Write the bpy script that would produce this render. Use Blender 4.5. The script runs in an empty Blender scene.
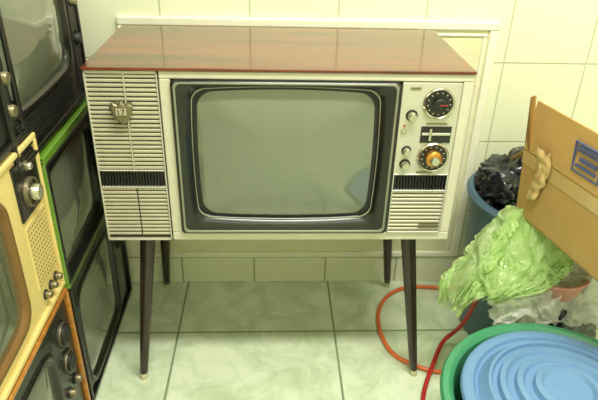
import bpy, bmesh, random
from math import *
from mathutils import Vector, Matrix, noise
random.seed(3)
S=bpy.context.scene
COL=S.collection
# ------------------------------------------------------------------ materials
def lin(c):
    return tuple(((x/255)/12.92 if x/255<=.04045 else ((x/255+.055)/1.055)**2.4) for x in c)+(1,)
def newmat(name):
    m=bpy.data.materials.new(name); m.use_nodes=True
    return m,m.node_tree.nodes,m.node_tree.links,m.node_tree.nodes['Principled BSDF']
def mat(name,c,rough=.5,metal=0,noise_amt=.06,scale=30,bump=0,coat=0,spec=.5):
    m,N,L,B=newmat(name)
    B.inputs['Roughness'].default_value=rough; B.inputs['Metallic'].default_value=metal
    B.inputs['Coat Weight'].default_value=coat; B.inputs['Specular IOR Level'].default_value=spec
    tc=N.new('ShaderNodeTexCoord'); nz=N.new('ShaderNodeTexNoise'); nz.inputs['Scale'].default_value=scale
    nz.inputs['Detail'].default_value=4
    L.new(tc.outputs['Object'],nz.inputs['Vector'])
    mx=N.new('ShaderNodeMix'); mx.data_type='RGBA'
    c0=lin(c); mx.inputs[6].default_value=tuple(v*(1-noise_amt*2) for v in c0[:3])+(1,); mx.inputs[7].default_value=tuple(min(1,v*(1+noise_amt)) for v in c0[:3])+(1,)
    L.new(nz.outputs['Fac'],mx.inputs[0]); L.new(mx.outputs[2],B.inputs['Base Color'])
    if bump:
        b=N.new('ShaderNodeBump'); b.inputs['Strength'].default_value=bump; b.inputs['Distance'].default_value=.004
        L.new(nz.outputs['Fac'],b.inputs['Height']); L.new(b.outputs[0],B.inputs['Normal'])
    return m
def mth(N,L,op,a,b=None,c=None):
    n=N.new('ShaderNodeMath'); n.operation=op
    for i,v in enumerate((a,b,c)):
        if v is None: continue
        if isinstance(v,(int,float)): n.inputs[i].default_value=v
        else: L.new(v,n.inputs[i])
    return n.outputs[0]
def tile_mat(name,c1,c2,grout,axes,offs,pitch,w,rough=.12,marble=False):
    m,N,L,B=newmat(name)
    tc=N.new('ShaderNodeTexCoord'); sp=N.new('ShaderNodeSeparateXYZ'); L.new(tc.outputs['Object'],sp.inputs[0])
    ds=[]
    for a,o,p in zip(axes,offs,pitch):
        s=mth(N,L,'SUBTRACT',sp.outputs[a],o); ds.append(mth(N,L,'PINGPONG',s,p/2))
    d=mth(N,L,'MINIMUM',ds[0],ds[1])
    mr=N.new('ShaderNodeMapRange'); mr.interpolation_type='SMOOTHSTEP'
    mr.inputs[1].default_value=w*.5; mr.inputs[2].default_value=w*1.2
    L.new(d,mr.inputs[0])
    nz=N.new('ShaderNodeTexNoise'); nz.inputs['Scale'].default_value=9 if marble else 2; nz.inputs['Detail'].default_value=8 if marble else 2
    nz.inputs['Roughness'].default_value=.68
    nz.inputs['Distortion'].default_value=.7 if marble else 0
    L.new(tc.outputs['Object'],nz.inputs['Vector'])
    cr=N.new('ShaderNodeValToRGB'); cr.color_ramp.elements[0].position=.38 if marble else .3; cr.color_ramp.elements[1].position=.60 if marble else .7
    cr.color_ramp.elements[0].color=lin(c2); cr.color_ramp.elements[1].color=lin(c1)
    L.new(nz.outputs['Fac'],cr.inputs[0])
    mx=N.new('ShaderNodeMix'); mx.data_type='RGBA'; mx.inputs[6].default_value=lin(grout)
    L.new(mr.outputs[0],mx.inputs[0]); L.new(cr.outputs[0],mx.inputs[7]); L.new(mx.outputs[2],B.inputs['Base Color'])
    b=N.new('ShaderNodeBump'); b.inputs['Strength'].default_value=.5; b.inputs['Distance'].default_value=.002
    L.new(mr.outputs[0],b.inputs['Height']); L.new(b.outputs[0],B.inputs['Normal'])
    B.inputs['Roughness'].default_value=rough
    return m
def wood_mat(name,c1,c2,axis='X',scale=6,rough=.25,coat=.5):
    m,N,L,B=newmat(name)
    tc=N.new('ShaderNodeTexCoord'); mp=N.new('ShaderNodeMapping')
    sc={'X':(.6,9,9),'Y':(9,.6,9),'Z':(9,9,.6)}[axis]; mp.inputs['Scale'].default_value=sc
    L.new(tc.outputs['Object'],mp.inputs[0])
    nz=N.new('ShaderNodeTexNoise'); nz.inputs['Scale'].default_value=scale; nz.inputs['Detail'].default_value=8; nz.inputs['Distortion'].default_value=.6
    nz.inputs['Roughness'].default_value=.62
    L.new(mp.outputs[0],nz.inputs['Vector'])
    cr=N.new('ShaderNodeValToRGB'); cr.color_ramp.elements[0].position=.35; cr.color_ramp.elements[1].position=.65
    cr.color_ramp.elements[0].color=lin(c1); cr.color_ramp.elements[1].color=lin(c2)
    L.new(nz.outputs['Fac'],cr.inputs[0]); L.new(cr.outputs[0],B.inputs['Base Color'])
    B.inputs['Roughness'].default_value=rough; B.inputs['Coat Weight'].default_value=coat; B.inputs['Coat Roughness'].default_value=.05
    return m
def film_mat(name,c,transp=.25,transl=.4,rough=.2,bs=.9):
    m=bpy.data.materials.new(name); m.use_nodes=True; N=m.node_tree.nodes; L=m.node_tree.links; N.clear()
    out=N.new('ShaderNodeOutputMaterial')
    pr=N.new('ShaderNodeBsdfPrincipled'); pr.inputs['Base Color'].default_value=lin(c); pr.inputs['Roughness'].default_value=rough
    pr.inputs['Specular IOR Level'].default_value=.8
    tl=N.new('ShaderNodeBsdfTranslucent'); tl.inputs[0].default_value=lin(c)
    tp=N.new('ShaderNodeBsdfTransparent'); tp.inputs[0].default_value=lin(tuple(min(255,v+20) for v in c))
    a=N.new('ShaderNodeMixShader'); a.inputs[0].default_value=transl; L.new(pr.outputs[0],a.inputs[1]); L.new(tl.outputs[0],a.inputs[2])
    b=N.new('ShaderNodeMixShader'); b.inputs[0].default_value=transp; L.new(a.outputs[0],b.inputs[1]); L.new(tp.outputs[0],b.inputs[2])
    L.new(b.outputs[0],out.inputs[0])
    tc=N.new('ShaderNodeTexCoord'); nz=N.new('ShaderNodeTexNoise'); nz.inputs['Scale'].default_value=30; nz.inputs['Detail'].default_value=5
    nz.inputs['Distortion'].default_value=1.0
    L.new(tc.outputs['Object'],nz.inputs['Vector']); bp=N.new('ShaderNodeBump'); bp.inputs['Strength'].default_value=bs; bp.inputs['Distance'].default_value=.01
    L.new(nz.outputs['Fac'],bp.inputs['Height']); L.new(bp.outputs[0],pr.inputs['Normal'])
    return m
M={}
M['wall']=tile_mat('wall_tile',(237,238,213),(231,234,206),(194,197,168),(0,2),(.16,.763),(.24,.243),.0026,.2)
M['wallY']=tile_mat('wall_tile_side',(237,238,213),(231,234,206),(194,197,168),(1,2),(.1,.763),(.24,.243),.0026,.2)
M['skirt']=tile_mat('skirt_tile',(235,236,212),(228,231,204),(164,166,140),(0,2),(.162,.1),(.24,.30),.0028,.2)
M['floor']=tile_mat('floor_marble_tile',(220,230,205),(190,206,174),(132,146,116),(0,1),(.172,.202),(.473,.473),.0036,.15,True)
M['ceil']=mat('ceiling_paint',(240,240,228),.8)
M['white']=mat('white_gloss_paint',(242,241,222),.35,bump=.1)
M['hatch']=mat('hatch_board',(230,227,192),.5)
M['beige']=mat('cabinet_beige',(208,203,184),.42)
M['silver']=mat('panel_silver',(200,197,182),.35,.3)
M['slat']=mat('grille_slat',(192,186,164),.4,.25,.1)
M['slatbk']=mat('grille_back',(56,50,38),.7)
M['black']=mat('black_plastic',(19,19,18),.3,coat=.2)
M['black2']=mat('black_plastic_matte',(30,29,27),.55)
M['chrome']=mat('chrome',(196,193,178),.22,.95)
M['dkmet']=mat('aged_metal',(140,130,104),.4,.7,.15)
M['trim']=mat('brushed_trim',(150,150,138),.35,.6)
M['gold']=mat('gold_metal',(205,150,70),.3,.8)
M['glass']=mat('crt_glass',(112,117,102),.07,0,.03,4,spec=.7,coat=.9)
M['glassL']=mat('crt_glass_small',(98,103,88),.09,0,.05,4,spec=.6,coat=.7)
M['glassD']=mat('crt_glass_dark',(92,96,78),.12,0,.05,4,coat=.6)
M['woodtop']=wood_mat('lacquered_wood',(64,20,7),(128,52,20),'X',3.5,.14,.6)
M['woodside']=wood_mat('wood_side',(96,50,26),(130,74,40),'Z',5,.4,.3)
M['leg']=mat('leg_dark_wood',(44,31,22),.35,coat=.3)
M['tip']=mat('leg_tip',(225,215,180),.35,.2)
M['green']=mat('green_cabinet',(96,136,42),.35,coat=.3)
M['cream']=mat('cream_plastic',(224,200,132),.4)
M['orange']=wood_mat('orange_wood',(160,96,30),(198,134,52),'Y',6,.35,.4)
M['brown']=mat('brown_fabric',(120,86,40),.7)
M['red']=mat('red_paint',(190,40,30),.4)
M['card']=mat('cardboard',(194,156,94),.75,0,.08,14,bump=.2)
M['card2']=mat('cardboard_inner',(160,120,62),.8,0,.08,14,bump=.2)
M['tape']=mat('packing_tape',(208,178,122),.18,0,.05,20,coat=.6)
M['label']=mat('blue_print',(84,96,140),.6)
M['bluebin']=mat('blue_grey_plastic',(84,112,130),.4)
M['bluelid']=mat('blue_plastic',(106,144,188),.36,0,.03)
M['grn']=mat('green_plastic',(66,142,104),.3,0,.04)
M['pink']=mat('pink_plastic',(204,142,130),.4)
M['bag']=mat('black_bag',(28,34,42),.26,0,.1,25,bump=.8,coat=.2)
M['hoseO']=mat('orange_hose',(226,112,56),.35)
M['hoseR']=mat('red_hose',(176,34,32),.35)
M['gbag']=film_mat('green_bag_film',(210,234,168),.40,.34,.10,.5)
M['cbag']=film_mat('clear_bag_film',(238,240,234),.38,.28,.08)
# ------------------------------------------------------------------ helpers
def empty(name,loc=(0,0,0),rz=0):
    e=bpy.data.objects.new(name,None); COL.objects.link(e); e.location=loc; e.rotation_euler=(0,0,rz); e.empty_display_size=.05; return e
def obj(name,bm,m,parent=None,smooth=False,bevel=0,loc=(0,0,0),rot=(0,0,0),seg=2):
    me=bpy.data.meshes.new(name); bmesh.ops.recalc_face_normals(bm,faces=bm.faces); bm.to_mesh(me); bm.free()
    o=bpy.data.objects.new(name,me); COL.objects.link(o); me.materials.append(M[m] if isinstance(m,str) else m)
    if smooth:
        for p in me.polygons: p.use_smooth=True
    if bevel:
        b=o.modifiers.new('bevel','BEVEL'); b.width=bevel; b.segments=seg; b.limit_method='ANGLE'
        b.angle_limit=radians(40)
    o.location=loc; o.rotation_euler=rot
    if parent: o.parent=parent
    return o
def addbox(bm,x0,x1,y0,y1,z0,z1):
    v=[bm.verts.new((x,y,z)) for x in(x0,x1) for y in(y0,y1) for z in(z0,z1)]
    for f in((0,1,3,2),(4,6,7,5),(0,4,5,1),(2,3,7,6),(0,2,6,4),(1,5,7,3)): bm.faces.new([v[i] for i in f])
    return v
def box(name,x0,x1,y0,y1,z0,z1,m,parent=None,bevel=0,**k):
    bm=bmesh.new(); addbox(bm,x0,x1,y0,y1,z0,z1); return obj(name,bm,m,parent,bevel=bevel,**k)
def rrect(x0,x1,z0,z1,r,n=8,bul=0):
    pts=[]
    for cx,cz,a0 in((x1-r,z1-r,0),(x0+r,z1-r,90),(x0+r,z0+r,180),(x1-r,z0+r,270)):
        for i in range(n+1):
            a=radians(a0+90*i/n); pts.append((cx+r*cos(a),cz+r*sin(a)))
    if bul:
        cx,cz=(x0+x1)/2,(z0+z1)/2; hw,hh=(x1-x0)/2,(z1-z0)/2; q=[]
        P=[]
        for i,p in enumerate(pts):
            p2=pts[(i+1)%len(pts)]; P.append(p)
            d=hypot(p2[0]-p[0],p2[1]-p[1])
            if d>hw*.4:
                for k in range(1,10): P.append((p[0]+(p2[0]-p[0])*k/10,p[1]+(p2[1]-p[1])*k/10))
        for x,z in P:
            u=(x-cx)/hw; w=(z-cz)/hh
            q.append((x-bul*hw*.6*u*(w*w),z-bul*hh*w*(u*u)))
        pts=q
    return pts
def loft(name,loops,m,parent,cap=False,smooth=True,backcap=False):
    bm=bmesh.new(); R=[[bm.verts.new((x,y,z)) for x,z in p] for p,y in loops]
    for a,b in zip(R,R[1:]):
        n=len(a)
        for i in range(n): bm.faces.new((a[i],a[(i+1)%n],b[(i+1)%n],b[i]))
    if cap: bm.faces.new(R[-1])
    if backcap: bm.faces.new(R[0])
    return obj(name,bm,m,parent,smooth=smooth)
def crt(name,x0,x1,z0,z1,r,y,bulge,m,parent,bul=.05):
    base=rrect(x0,x1,z0,z1,r,6,bul); cx,cz=(x0+x1)/2,(z0+z1)/2
    bm=bmesh.new(); rings=[]
    for k in range(13):
        s=1-k/13
        rings.append([bm.verts.new((cx+(x-cx)*s,y-bulge*(1-s*s),cz+(z-cz)*s)) for x,z in base])
    for a,b in zip(rings,rings[1:]):
        n=len(a)
        for i in range(n): bm.faces.new((a[i],a[(i+1)%n],b[(i+1)%n],b[i]))
    c=bm.verts.new((cx,y-bulge,cz)); a=rings[-1]
    for i in range(len(a)): bm.faces.new((a[i],a[(i+1)%len(a)],c))
    return obj(name,bm,m,parent,smooth=True)
def lathe(name,prof,m,parent=None,n=48,loc=(0,0,0),rot=(0,0,0),ang=35,bevel=0):
    bm=bmesh.new(); R=[]
    for r,z in prof:
        if r<1e-6: R.append([bm.verts.new((0,0,z))])
        else: R.append([bm.verts.new((r*cos(2*pi*i/n),r*sin(2*pi*i/n),z)) for i in range(n)])
    for a,b in zip(R,R[1:]):
        for i in range(n):
            j=(i+1)%n
            if len(a)==1 and len(b)==1: continue
            if len(a)==1: bm.faces.new((a[0],b[i],b[j]))
            elif len(b)==1: bm.faces.new((a[i],a[j],b[0]))
            else: bm.faces.new((a[i],a[j],b[j],b[i]))
    o=obj(name,bm,m,parent,smooth=True,loc=loc,rot=rot)
    o.data.set_sharp_from_angle(angle=radians(ang))
    return o
def knob(name,x,z,y,r,h,m,parent,n=24):
    return lathe(name,[(0,h),(r*.8,h),(r*.92,h*.85),(r,0),(r,-.001),(0,-.001)],m,parent,n,loc=(x,y,z),rot=(pi/2,0,0))
def tube(name,pts,r,m,parent=None,cyc=False):
    cu=bpy.data.curves.new(name,'CURVE'); cu.dimensions='3D'; cu.bevel_depth=r; cu.bevel_resolution=4; cu.resolution_u=16
    s=cu.splines.new('NURBS'); s.points.add(len(pts)-1)
    for p,c in zip(s.points,pts): p.co=(*c,1)
    s.order_u=4; s.use_endpoint_u=True
    tmp=bpy.data.objects.new(name+'_c',cu); COL.objects.link(tmp)
    dg=bpy.context.evaluated_depsgraph_get(); me=bpy.data.meshes.new_from_object(tmp.evaluated_get(dg))
    bpy.data.objects.remove(tmp)
    o=bpy.data.objects.new(name,me); COL.objects.link(o); me.materials.clear(); me.materials.append(M[m])
    for p in me.polygons: p.use_smooth=True
    if parent: o.parent=parent
    return o
def text(name,s,size,m,parent,loc,rot=(pi/2,0,0),ext=.0004):
    cu=bpy.data.curves.new(name,'FONT'); cu.body=s; cu.size=size; cu.extrude=ext; cu.align_x='CENTER'; cu.align_y='CENTER'
    tmp=bpy.data.objects.new(name+'_c',cu); COL.objects.link(tmp)
    dg=bpy.context.evaluated_depsgraph_get(); me=bpy.data.meshes.new_from_object(tmp.evaluated_get(dg)); bpy.data.objects.remove(tmp)
    o=bpy.data.objects.new(name,me); COL.objects.link(o); me.materials.clear(); me.materials.append(M[m])
    o.location=loc; o.rotation_euler=rot; o.parent=parent; return o
# ------------------------------------------------------------------ room
XL,XR,YB,YF,ZC=-1.0,1.75,.458,-2.6,2.5
box('floor',XL-.1,XR+.1,YF-.1,YB+.1,-.06,0,'floor')
box('wall_back',XL-.1,XR+.1,YB,YB+.1,0,ZC,'wall')
box('wall_left',XL-.1,XL,YF,YB,0,ZC,'wallY')
box('wall_right',XR,XR+.1,YF,YB,0,ZC,'wallY')
box('wall_front',XL-.1,XR+.1,YF-.1,YF,0,ZC,'wall')
box('ceiling',XL-.1,XR+.1,YF-.1,YB+.1,ZC,ZC+.06,'ceil')
box('baseboard_back',XL,XR,YB-.004,YB,0,.1,'skirt',bevel=.0015)
h=empty('wall_hatch')
y1=YB-.0005
def bar(n,x0,x1,z0,z1,ym=.014): box(n,x0,x1,y1-ym,y1,z0,z1,'white',h,bevel=.004)
bar('rail_top',-.434,.607,.856,.88); bar('rail_bottom',-.434,.607,.104,.124,.012)
bar('stile_left',-.434,-.408,.124,.856); bar('stile_right',.581,.607,.124,.856)
box('board',-.408,.581,y1-.005,y1,.124,.856,'hatch',h)
bar('bead_top',-.405,.578,.838,.846,.010); bar('bead_right',.566,.573,.13,.838,.010)
# ------------------------------------------------------------------ console television
T=empty('console_television')
L0,ZT=.462,.874
box('cabinet_body',-.398,.398,.03,.365,L0+.002,ZT-.009,'woodside',T,bevel=.003)
box('top_panel',-.402,.402,-.004,.367,ZT-.007,ZT,'woodtop',T,bevel=.002,seg=3)
bm=bmesh.new()
addbox(bm,-.25,.401,0,.03,.8505,.867)
addbox(bm,-.25,.401,0,.03,L0,.484)
addbox(bm,-.25,-.227,0,.03,.484,.8505)
addbox(bm,.379,.401,0,.03,.484,.8505)
obj('front_frame',bm,'beige',T,bevel=.0025)
box('frame_back',-.24,.39,.026,.031,.48,.855,'black2',T)
bz=[]
bz.append((rrect(-.227,.249,.484,.851,.010,6,.001),.004))
bz.append((rrect(-.227,.249,.484,.851,.010,6,.001),-.006))
bz.append((rrect(-.222,.244,.489,.847,.010,6,.001),-.009))
loft('bezel_outer',bz,'black',T)
loft('bezel_trim',[(rrect(-.222,.244,.489,.847,.010,6,.001),-.009),(rrect(-.2195,.2415,.4915,.845,.010,6,.001),-.0105),(rrect(-.217,.239,.494,.8425,.011,6,.001),-.008)],'trim',T)
loft('bezel_inner',[(rrect(-.217,.239,.494,.8425,.012,6,.001),-.008),(rrect(-.204,.224,.506,.8385,.018,6,.02),-.004),(rrect(-.192,.214,.516,.8355,.028,6,.04),.006),(rrect(-.190,.212,.518,.8345,.028,6,.045),.012)],'black',T)
loft('screen_trim',[(rrect(-.192,.214,.516,.8355,.028,6,.04),.0055),(rrect(-.191,.213,.517,.8345,.028,6,.04),.0045),(rrect(-.1900,.212,.518,.8335,.028,6,.045),.0060)],'trim',T)
loft('screen_mask',[(rrect(-.194,.216,.514,.838,.028,6,.04),.0115),(rrect(-.180,.202,.526,.826,.032,6,.045),.0105)],'black2',T)
crt('screen',-.185,.207,.521,.831,.032,.0115,.020,'glass',T,.05)
box('speaker_panel_back',-.399,-.252,.010,.03,L0+.002,.866,'slatbk',T)
def slats(bm,z0,z1,xa,xb,step=.0098,th=.0064,yf=.001):
    z=z1-step*.5
    while z>z0+step*.4:
        addbox(bm,xa,xb,yf,.011,z-th/2,z+th/2); z-=step
bm=bmesh.new()
slats(bm,.643,.860,-.398,-.322); slats(bm,.643,.860,-.3195,-.254)
slats(bm,L0+.006,.602,-.398,-.322); slats(bm,L0+.006,.602,-.3195,-.254)
obj('speaker_slats',bm,'slat',T,bevel=.0012,seg=1)
bm=bmesh.new()
for a,b in((.8605,.867),(.6415,.6445),(.6005,.6035),(L0,.4665)): addbox(bm,-.4,-.2525,-.001,.012,a,b)
addbox(bm,-.4,-.3965,-.001,.012,L0,.867); addbox(bm,-.2555,-.2525,-.001,.012,L0,.867); addbox(bm,-.3225,-.3195,-.0005,.012,.644,.863)
obj('speaker_frame',bm,'silver',T,bevel=.0008,seg=1)
def vent(n,x0,x1,z0,z1,y0):
    box(n+'_back',x0,x1,y0+.006,y0+.012,z0,z1,'black',T)
    bm=bmesh.new(); k=int((x1-x0)/.0065)
    for i in range(k+1):
        x=x0+(x1-x0)*i/k; addbox(bm,x-.0011,x+.0011,y0-.001,y0+.007,z0,z1)
    obj(n+'_fins',bm,'black2',T)
vent('vent_left',-.3965,-.2555,.6035,.6415,.001)
bm=bmesh.new()
P=[(-.024,.014),(-.017,.020),(-.008,.016),(0,.025),(.008,.016),(.017,.020),(.024,.014),(.019,-.008),(.010,-.020),(0,-.028),(-.010,-.020),(-.019,-.008)]
a=[bm.verts.new((x,-.010,z)) for x,z in P]; b=[bm.verts.new((x*.8,-.013,z*.8)) for x,z in P]; c=[bm.verts.new((x,.002,z)) for x,z in P]
n=len(P)
for i in range(n):
    bm.faces.new((a[i],a[(i+1)%n],b[(i+1)%n],b[i])); bm.faces.new((a[i],a[(i+1)%n],c[(i+1)%n],c[i]))
bm.faces.new(b)
obj('emblem',bm,'dkmet',T,loc=(-.330,0,.782))
box('emblem_plate',-.341,-.319,-.016,-.012,.776,.791,'slat',T,bevel=.003)
text('emblem_number','17',.018,'black',T,(-.330,-.0165,.7835))
box('control_panel',.2515,.377,-.004,.03,.6385,.849,'silver',T,bevel=.0015)
box('panel_lower_back',.2515,.377,.010,.03,.486,.6385,'slatbk',T)
vent('vent_right',.257,.373,.5985,.6365,-.003)
bm=bmesh.new(); slats(bm,.488,.597,.254,.375,.0098,.0064,-.002); obj('panel_slats',bm,'slat',T,bevel=.0012,seg=1)
bm=bmesh.new()
for q in((.2515,.377,.5955,.5985),(.2515,.377,.6365,.6395),(.2515,.377,.485,.488),(.2515,.2545,.485,.64),(.374,.377,.485,.64)): addbox(bm,q[0],q[1],-.005,.012,q[2],q[3])
obj('panel_frame',bm,'silver',T,bevel=.0008,seg=1)
box('nameplate',.325,.372,-.0045,-.001,.499,.508,'dkmet',T,bevel=.001)
def dial(n,x,z,r,inner):
    lathe(n+'_disc',[(0,.004),(r,.004),(r,-.001)],'black',T,40,loc=(x,-.004,z),rot=(pi/2,0,0))
    lathe(n+'_ring',[(r*.98,.0),(r*.98,.006),(r*1.06,.0075),(r*1.13,.005),(r*1.14,0)],'chrome',T,40,loc=(x,-.004,z),rot=(pi/2,0,0))
    bm=bmesh.new()
    for i in range(13):
        a=2*pi*i/13+.2
        q=addbox(bm,-.0008,.0008,-.0005,.0005,r*.74,r*.86)
        bmesh.ops.rotate(bm,verts=q,cent=(0,0,0),matrix=Matrix.Rotation(a,3,'Y'))
    obj(n+'_marks',bm,'slat',T,loc=(x,-.0085,z))
dial('upper_dial',.331,.806,.030,0); dial('lower_dial',.3345,.682,.031,0)
lathe('upper_dial_hub',[(0,.010),(.010,.010),(.0125,.008),(.0125,0)],'black2',T,28,loc=(.331,-.008,.806),rot=(pi/2,0,0))
box('upper_dial_pointer',.3305,.3475,-.0185,-.017,.805,.8065,'red',T)
lathe('lower_dial_knob',[(0,.020),(.010,.020),(.011,.016),(.016,.014),(.018,.012),(.018,0)],'gold',T,28,loc=(.3345,-.008,.682),rot=(pi/2,0,0))
lathe('lower_dial_cap',[(0,.026),(.008,.026),(.010,.023),(.010,.018)],'chrome',T,28,loc=(.3345,-.008,.682),rot=(pi/2,0,0))
for i,(x,z,r) in enumerate(((.277,.778,.0100),(.2745,.697,.0085),(.2745,.664,.0095))):
    lathe('knob_base_%d'%i,[(0,.002),(r*1.25,.002),(r*1.3,0)],'black2',T,24,loc=(x,-.004,z),rot=(pi/2,0,0))
    knob('knob_%d'%i,x,z,-.006,r,.014,'chrome',T)
box('scale_window',.301,.367,-.0065,-.004,.716,.754,'black',T,bevel=.001)
box('scale_bar',.303,.365,-.0085,-.0065,.734,.740,'silver',T,bevel=.001)
box('scale_slider',.318,.324,-.011,-.008,.722,.750,'chrome',T,bevel=.001)
box('scale_caption_upper',.310,.356,-.0055,-.004,.7585,.7615,'dkmet',T)
box('maker_badge',.268,.290,-.0055,-.004,.835,.840,'dkmet',T)
box('push_button',.258,.268,-.008,-.004,.738,.748,'chrome',T,bevel=.0015)
box('indicator_red',.262,.2655,-.006,-.004,.752,.757,'red',T)
box('power_label',.302,.338,-.0055,-.004,.6425,.6465,'dkmet',T)
def leg(i,tx,ty,bx,by,ztop=L0+.004):
    d=Vector((tx-bx,ty-by,ztop)); bm=bmesh.new(); n=28
    prof=[(0,.0),(.008,.0),(.0095,.002),(.0098,.02),(.0105,.0205),(.0112,.04),(.0145,.2),(.0175,.36),(.019,.44),(.019,ztop)]
    def ring(t,r):
        c=Vector((bx,by,0))+d*(t/ztop)
        return [bm.verts.new((c.x+r*cos(2*pi*k/n),c.y+r*sin(2*pi*k/n),c.z)) for k in range(n)]
    R=[ring(t,r) for r,t in prof[1:]]
    for a,b in zip(R,R[1:]):
        for k in range(n): bm.faces.new((a[k],a[(k+1)%n],b[(k+1)%n],b[k]))
    bm.faces.new(R[0]); bm.faces.new(R[-1])
    o=obj('leg_%d'%i,bm,'leg',T,smooth=True); o.data.materials.append(M['tip'])
    for p in o.data.polygons:
        if p.center.z<.0202: p.material_index=1
    o.data.set_sharp_from_angle(angle=radians(50))
    lathe('leg_plate_%d'%i,[(0,.004),(.026,.004),(.026,0),(0,0)],'dkmet',T,24,loc=(tx,ty,L0-.003))
leg(1,-.318,.055,-.370,.02); leg(2,.316,.055,.379,.02); leg(3,-.326,.32,-.370,.425); leg(4,.314,.32,.374,.425)
# ------------------------------------------------------------------ stacked sets on the left (faces look toward +X)
XF=-.49
def small_tv(name,ya,yb,z0,z1,body,face,scr,scrmat='glassL',depth=.36,x=XF,bezel='black',rz=0,facelip=.012,feet=True,rim=None,t=.012):
    E=empty(name,(x,(ya+yb)/2,z0),pi/2+rz); W=yb-ya; H=z1-z0; f=.008 if feet else 0
    bm=bmesh.new()
    addbox(bm,-W/2,W/2,.004,depth,f,H)
    obj('cabinet',bm,body,E,bevel=.008,seg=3)
    bm=bmesh.new()
    for q in((-W/2,W/2,H-t,H),(-W/2,W/2,f,f+t),(-W/2,-W/2+t,f+t,H-t),(W/2-t,W/2,f+t,H-t)): addbox(bm,q[0],q[1],-facelip,.006,q[2],q[3])
    obj('rim',bm,rim or body,E,bevel=.003)
    u0,u1,w0,w1=scr; a,b=u0-W/2,u1-W/2
    hole=rrect(a,b,w0,w1,.035,6,.06)
    loft('face_plate',[(rrect(-W/2+t,W/2-t,f+t,H-t,.035,6,.0001),-.003),(rrect(a-.016,b+.016,w0-.014,w1+.014,.04,6,.03),-.006)],face,E,smooth=False)
    bm=bmesh.new(); addbox(bm,-W/2+t*.5,W/2-t*.5,.0,.0045,f+t*.5,H-t*.5); obj('face_back',bm,face,E)
    loft('bezel',[(rrect(a-.016,b+.016,w0-.014,w1+.014,.04,6,.03),-.006),(rrect(a-.013,b+.013,w0-.011,w1+.011,.04,6,.04),-.012),(rrect(a-.004,b+.004,w0-.003,w1+.003,.036,6,.055),-.010),(hole,-.001)],bezel,E)
    crt('screen',a,b,w0,w1,.035,-.001,.017,scrmat,E,.06)
    if feet:
        for i,(fx,fy) in enumerate(((-W/2+.03,.03),(W/2-.03,.03),(-W/2+.03,depth-.03),(W/2-.03,depth-.03))):
            lathe('foot_%d'%i,[(0,0),(.010,0),(.011,f+.001),(0,f+.001)],'black2',E,16,loc=(fx,fy,0))
    return E,W,H
def tvknob(E,i,u,w,W,r,m='chrome',h=.014,y=-.005):
    lathe('knob_base_%d'%i,[(0,.003),(r*1.3,.003),(r*1.35,0)],'dkmet' if m=='chrome' else 'black2',E,28,loc=(u-W/2,y,w),rot=(pi/2,0,0))
    lathe('knob_%d'%i,[(0,h),(r*.8,h),(r*.95,h*.8),(r,.002)],m,E,28,loc=(u-W/2,y,w),rot=(pi/2,0,0))
E,W,H=small_tv('portable_television',-.075,.405,0,.385,'orange','black',(.035,.345,.045,.33),'glassL',rim='black')
for i,w in enumerate((.30,.24)): tvknob(E,i,.42,w,W,.02,'black2')
E,W,H=small_tv('portable_television',-.098,.287,.386,.718,'green','black',(.022,.330,.030,.28),'glassL',facelip=.020,t=.009)
box('top_band',-W/2,W/2,-.020,.004,H-.018,H-.0005,'green',E,bevel=.003)
bm=bmesh.new()
for q in((-W/2+.007,W/2-.007,.017,.026),(-W/2+.0015,-W/2+.012,.02,H-.018),(W/2-.015,W/2-.008,.02,H-.018),(-W/2+.007,W/2-.007,H-.025,H-.0175)): addbox(bm,q[0],q[1],-.0215,.0,q[2],q[3])
obj('inner_frame',bm,'black',E,bevel=.002)
tvknob(E,0,.358,.25,W,.008,'black2'); tvknob(E,1,.358,.22,W,.008,'black2')
E,W,H=small_tv('portable_television',-.19,.287,.719,1.08,'black','black',(.03,.375,.105,.33),'glassL')
box('control_strip',.415-W/2,.462-W/2,-.008,-.002,.03,.335,'black2',E,bevel=.002)
for i,w in enumerate((.275,.235)): tvknob(E,i,.438,w,W,.010,'dkmet')
tvknob(E,2,.438,.15,W,.013,'black2')
bm=bmesh.new()
for k in range(8): addbox(bm,.03-W/2,.365-W/2,-.009,-.003,.035+k*.007,.038+k*.007)
obj('louvres',bm,'black2',E)
E,W,H=small_tv('portable_television',-.56,-.088,0,.40,'orange','black',(.03,.325,.06,.335),'glassD')
for i,(u,w,r) in enumerate(((.405,.315,.024),(.405,.235,.022),(.38,.16,.010),(.425,.16,.010))): tvknob(E,i,u,w,W,r,'black2' if i<2 else 'dkmet')
lathe('knob_ring_0',[(.0255,.0),(.0255,.006),(.027,.006),(.028,0)],'dkmet',E,32,loc=(.405-W/2,-.005,.315),rot=(pi/2,0,0))
lathe('knob_ring_1',[(.0235,.0),(.0235,.006),(.025,.006),(.026,0)],'dkmet',E,32,loc=(.405-W/2,-.005,.235),rot=(pi/2,0,0))
E,W,H=small_tv('portable_television',-.56,-.092,.401,.772,'orange','cream',(.03,.28,.06,.32),'glassD',bezel='brown',rim='cream')
box('tuner_plate',.345-W/2,.452-W/2,-.010,-.002,.235,.348,'black',E,bevel=.003)
lathe('tuner_ring',[(.024,.0),(.024,.008),(.029,.008),(.030,0)],'dkmet',E,36,loc=(.395-W/2,-.009,.278),rot=(pi/2,0,0))
tvknob(E,0,.395,.278,W,.017,'chrome',.022,-.009)
tvknob(E,4,.40,.33,W,.008,'chrome',.012,-.009)
tvknob(E,1,.372,.05,W,.008,'dkmet'); tvknob(E,2,.405,.05,W,.008,'dkmet'); tvknob(E,3,.436,.05,W,.008,'dkmet')
bm=bmesh.new()
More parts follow.
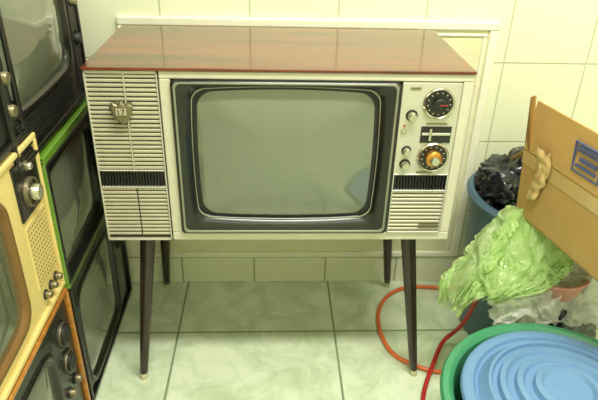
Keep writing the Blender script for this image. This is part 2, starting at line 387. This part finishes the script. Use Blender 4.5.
for i in range(9):
    for k in range(13):
        q=bmesh.ops.create_circle(bm,cap_ends=True,segments=8,radius=.0026,matrix=Matrix.Translation((.358+i*.0108-W/2,-.0073,.082+k*.0108))@Matrix.Rotation(pi/2,4,'X'))
obj('speaker_holes',bm,'brown',E)
box('speaker_plate',.35-W/2,.452-W/2,-.0068,-.002,.074,.222,'cream',E,bevel=.002)
E,W,H=small_tv('portable_television',-.58,-.125,.773,1.09,'black','black',(.03,.345,.04,.28),'glassD')
tvknob(E,0,.41,.07,W,.012,'dkmet'); tvknob(E,1,.41,.13,W,.012,'dkmet')
# ------------------------------------------------------------------ tubs and bins on the right
def blob(name,c,rad,m,amp,seed,flat=None,parent=None,freq=6,sub=5):
    bm=bmesh.new(); bmesh.ops.create_icosphere(bm,subdivisions=sub,radius=1)
    for v in bm.verts:
        d=v.co.normalized(); p=d*freq*.35+Vector((seed,seed*2,0))
        n=noise.noise(p)*.5+abs(noise.noise(p*2.3))*.5+abs(noise.noise(p*5))*.22
        s=1+amp*(n-.3)
        v.co=Vector((d.x*rad[0]*s,d.y*rad[1]*s,d.z*rad[2]*s))
        if flat is not None and v.co.z<flat-c[2]: v.co.z=flat-c[2]
    return obj(name,bm,m,parent,smooth=True,loc=c)
lathe('washtub',[(0,.004),(.165,0),(.175,.006),(.222,.27),(.228,.288),(.238,.292),(.243,.300),(.238,.309),(.226,.310),(.216,.302),(.212,.285),(.166,.02),(0,.012)],'grn',None,72,loc=(.565,-.362,0))
lathe('overturned_basin',[(.200,.306),(.203,.311),(.200,.318),(.190,.322),(.178,.320),(.174,.313),(.168,.311),(.160,.320),(.150,.334),(.144,.334),(.141,.326),(.132,.326),(.128,.338),(.118,.341),(.112,.332),(.100,.332),(.096,.344),(.086,.347),(.080,.338),(.066,.338),(.062,.350),(.052,.353),(.046,.344),(.020,.344),(0,.344)],'bluelid',None,72,loc=(.565,-.362,.0))
SB=empty('storage_bin')
lathe('bin_shell',[(0,0),(.16,0),(.165,.01),(.195,.44),(.205,.445),(.208,.455),(.200,.465),(.188,.462),(.158,.015),(0,.012)],'bluebin',SB,56,loc=(.735,.235,0))
blob('bag_contents',(.70,.25,.475),(.155,.15,.105),'bag',.55,3.1,parent=SB)
RB=empty('rubbish_pile')
blob('black_bag',(.700,-.048,.16),(.11,.055,.185),'bag',.3,7.7,flat=0,parent=RB)
lathe('pink_bowl',[(0,0),(.04,0),(.044,.003),(.064,.045),(.070,.047),(.070,.051),(.062,.051),(.04,.006),(0,.005)],'pink',RB,48,loc=(.680,-.052,.338),rot=(radians(-10),radians(-6),0))
# ------------------------------------------------------------------ cardboard box (one side flap standing up)
Bx=empty('cardboard_box')
w,l,hh,t=.36,.34,.165,.005
bm=bmesh.new(); addbox(bm,0,w,-l,0,0,t); addbox(bm,0,t,-l,0,0,hh); addbox(bm,w-t,w,-l,0,0,hh); addbox(bm,t,w-t,-t,0,0,hh); addbox(bm,t,w-t,-l,-l+t,0,hh)
obj('walls',bm,'card',Bx,bevel=.0015)
def flap(n,verts,m='card'):
    bm=bmesh.new(); vs=[bm.verts.new(v) for v in verts]; bm.faces.new(vs)
    o=obj(n,bm,m,Bx); s=o.modifiers.new('th','SOLIDIFY'); s.thickness=.004; return o
flap('flap_left',[(.002,-l+.002,hh+.0015),(.002,-.002,hh+.0015),(.012,-.014,hh+.118),(.010,-l+.006,hh+.112)])
flap('flap_back',[(.004,0,hh),(w-.01,0,hh),(w-.02,.075,hh-.055),(.014,.075,hh-.055)],'card')
flap('flap_right',[(w,-l+.01,hh),(w,-.01,hh),(w+.08,-.02,hh-.05),(w+.08,-l+.02,hh-.04)])
flap('flap_front',[(.01,-l,hh),(w-.01,-l,hh),(w-.02,-l-.09,hh-.06),(.02,-l-.09,hh-.06)])
flap('flap_torn_corner',[(-.004,-.028,hh+.010),(.004,-.006,hh+.128),(.0,.004,hh+.122),(.002,.003,hh-.01)],'card2')
bm=bmesh.new(); zb,zt=hh+.022,hh+.086; ya,yb=-.262,-.178
for q in((ya,yb,zb,zb+.003),(ya,yb,zt-.003,zt),(ya,ya+.003,zb,zt),(yb-.003,yb,zb,zt),(ya,yb,zb+.045,zb+.047),(ya+.012,yb-.01,zb+.012,zb+.018),(ya+.012,yb-.02,zb+.026,zb+.034),(ya+.014,yb-.012,zb+.051,zb+.058)): addbox(bm,.0005,.0045,q[0],q[1],q[2],q[3])
lb=obj('printed_label',bm,'label',Bx); lb.location=(-.003,0,0)
bm=bmesh.new(); nx,nz_=14,24; g=[]
for i in range(nx):
    r=[]
    for j in range(nz_):
        u=i/(nx-1); v=j/(nz_-1); yy=-.055-.055*u*(1-.4*v)-.015*sin(v*4); zz=.195-.13*v
        n_=noise.noise(Vector((u*3,v*5,2)))
        r.append(bm.verts.new((-.005-.012*abs(n_)-.006*sin(pi*u),yy+.012*n_,zz)))
    g.append(r)
for i in range(nx-1):
    for j in range(nz_-1): bm.faces.new((g[i][j],g[i+1][j],g[i+1][j+1],g[i][j+1]))
obj('loose_tape',bm,'tape',Bx,smooth=True)
bm=bmesh.new(); addbox(bm,-.0012,0,-l,0,.130,.163); obj('tape_band',bm,'tape',Bx)
Bx.location=(.580,.060,.508); Bx.rotation_euler=(radians(-3),radians(-3),radians(9))
# ------------------------------------------------------------------ plastic bags
from math import comb
def bern(n,i,t): return comb(n,i)*t**i*(1-t)**(n-i)
def sheet(name,ctrl,m,amp,seed,nu=80,nv=70,parent=None,freq=18,ragged=.05,dirv=(-.35,-.7,.6),stretch=(1,1,1),ylim=None):
    R=len(ctrl); C=len(ctrl[0]); bm=bmesh.new(); g=[]; st=Vector(stretch)
    for a in range(nu):
        row=[]
        for b in range(nv):
            u=a/(nu-1); v=b/(nv-1)
            su=ragged*(noise.noise(Vector((v*7,seed,0)))+.6*noise.noise(Vector((v*19,seed,3)))); sv=ragged*(noise.noise(Vector((u*7,seed+5,0)))+.6*noise.noise(Vector((u*19,seed,9))))
            u=u*(1-2*abs(su)); v=.5+(v-.5)*(1-3*abs(sv))
            p=Vector((0,0,0))
            for i in range(R):
                for j in range(C): p+=Vector(ctrl[i][j])*bern(R-1,i,u)*bern(C-1,j,v)
            q=Vector((p.x*st.x,p.y*st.y,p.z*st.z))*freq+Vector((seed,0,seed))
            w_=Vector((noise.noise(q*.6),noise.noise(q*.6+Vector((3,3,3))),0))*.9
            n1=1-2.4*abs(noise.noise(q+w_)); n2=1-2.4*abs(noise.noise(q*2.3+w_*2+Vector((5,0,0)))); n3=noise.noise(q*.5)
            d=amp*(n1*.7+n2*.3+n3*1.0)
            p+=Vector(dirv)*d+Vector((noise.noise(q+Vector((9,0,0))),0,noise.noise(q+Vector((0,9,0)))))*amp*.9
            if ylim: p.y=min(ylim[1],max(ylim[0],p.y))
            row.append(bm.verts.new(p))
        g.append(row)
    for i in range(nu-1):
        for j in range(nv-1): bm.faces.new((g[i][j],g[i+1][j],g[i+1][j+1],g[i][j+1]))
    return obj(name,bm,m,parent,smooth=True)
GB=empty('plastic_bag')
A=[[(.555,.06,.515),(.59,.03,.525)],[(.47,.05,.46),(.56,-.03,.49)],[(.42,.0,.41),(.51,-.07,.43)],[(.375,-.03,.28),(.445,-.07,.31)]]
Bb=[[(.565,.05,.525),(.61,.0,.535)],[(.52,.0,.48),(.685,-.06,.50)],[(.485,-.05,.44),(.735,-.115,.445)],[(.455,-.06,.355),(.635,-.13,.395)],[(.435,-.06,.32),(.505,-.10,.35)]]
sheet('handle_side',A,'gbag',.020,1.3,parent=GB,freq=19,stretch=(1.2,1,.45),ragged=.15)
sheet('front_layer',Bb,'gbag',.021,4.9,parent=GB,freq=19,stretch=(1.2,1,.45),ragged=.15)
sheet('back_layer',[[(x+.006,y+.025,z-.012) for x,y,z in r] for r in Bb],'gbag',.018,9.2,parent=GB,freq=16,ragged=.14)
sheet('handle_loop',[[(.50,.0,.40),(.53,-.03,.40)],[(.45,-.02,.34),(.49,-.05,.34)],[(.42,-.04,.27),(.44,-.06,.27)]],'gbag',.010,8.1,40,30,parent=GB,freq=30,ragged=.1)
c=[[(.50,.01,.37),(.62,.01,.40),(.76,.0,.42),(.90,.0,.42)],
   [(.48,-.02,.37),(.62,-.03,.42),(.76,-.04,.44),(.90,-.04,.44)],
   [(.49,-.08,.36),(.60,-.09,.38),(.74,-.10,.40),(.90,-.10,.40)],
   [(.52,-.09,.25),(.64,-.10,.28),(.76,-.10,.28),(.90,-.10,.28)]]
sheet('clear_film_front',c,'cbag',.024,2.2,120,120,parent=RB,freq=24,ragged=.08,ylim=(-.117,.024))
sheet('clear_film_back',[[(x+.01,y+.012,z-.02) for x,y,z in r] for r in c],'cbag',.022,6.6,90,90,parent=RB,freq=18,ragged=.08,ylim=(-.114,.024))
# ------------------------------------------------------------------ hoses
tube('garden_hose',[(.50,.035,.0075),(.47,.02,.0075),(.43,.020,.0075),(.375,.055,.0075),(.325,.09,.0075),(.305,.20,.0075),(.32,.30,.0075),(.37,.38,.0075),(.46,.425,.0075),(.55,.40,.0075),(.62,.40,.0075)],.0062,'hoseO')
tube('gas_hose',[(.515,.02,.28),(.518,.05,.20),(.518,.09,.11),(.505,.13,.045),(.475,.11,.034),(.44,.04,.038),(.40,-.03,.02),(.375,-.09,.0085),(.368,-.16,.0075),(.31,-.26,.0075)],.0062,'hoseR')
# ------------------------------------------------------------------ lights
def area(n,loc,rot,sx,sy,e,c):
    l=bpy.data.lights.new(n,'AREA'); l.shape='RECTANGLE'; l.size=sx; l.size_y=sy; l.energy=e; l.color=c
    o=bpy.data.objects.new(n,l); COL.objects.link(o); o.location=loc; o.rotation_euler=rot; return o
area('ceiling_fill',(.40,-.70,2.47),(0,0,0),1.2,.2,58,(1,.99,.86))
area('ceiling_fill',(.2,-2.0,2.47),(0,0,0),1.2,.2,12,(1,.99,.86))  # second lamp is unseen, added as a weak fill from the front
W_=bpy.data.worlds.new('world'); S.world=W_; W_.use_nodes=True; W_.node_tree.nodes['Background'].inputs[0].default_value=(.9,1,.8,1); W_.node_tree.nodes['Background'].inputs[1].default_value=.3
# ------------------------------------------------------------------ camera
cx,cy,cz,yaw,pitch,roll,f=-.02,-1.1725,1.2207,.0532,.5059,.0276,588.3
F=Vector((sin(yaw)*cos(pitch),cos(yaw)*cos(pitch),-sin(pitch))); R=Vector((cos(yaw),-sin(yaw),0)); U=R.cross(F)
R2=R*cos(roll)+U*sin(roll); U2=-R*sin(roll)+U*cos(roll)
cam=bpy.data.cameras.new('camera'); co=bpy.data.objects.new('camera',cam); COL.objects.link(co)
m=Matrix((( R2.x,U2.x,-F.x,cx),(R2.y,U2.y,-F.y,cy),(R2.z,U2.z,-F.z,cz),(0,0,0,1))); co.matrix_world=m
cam.sensor_width=36; cam.lens=f/598*36; cam.clip_start=.02
S.camera=co
S.view_settings.view_transform='Standard'
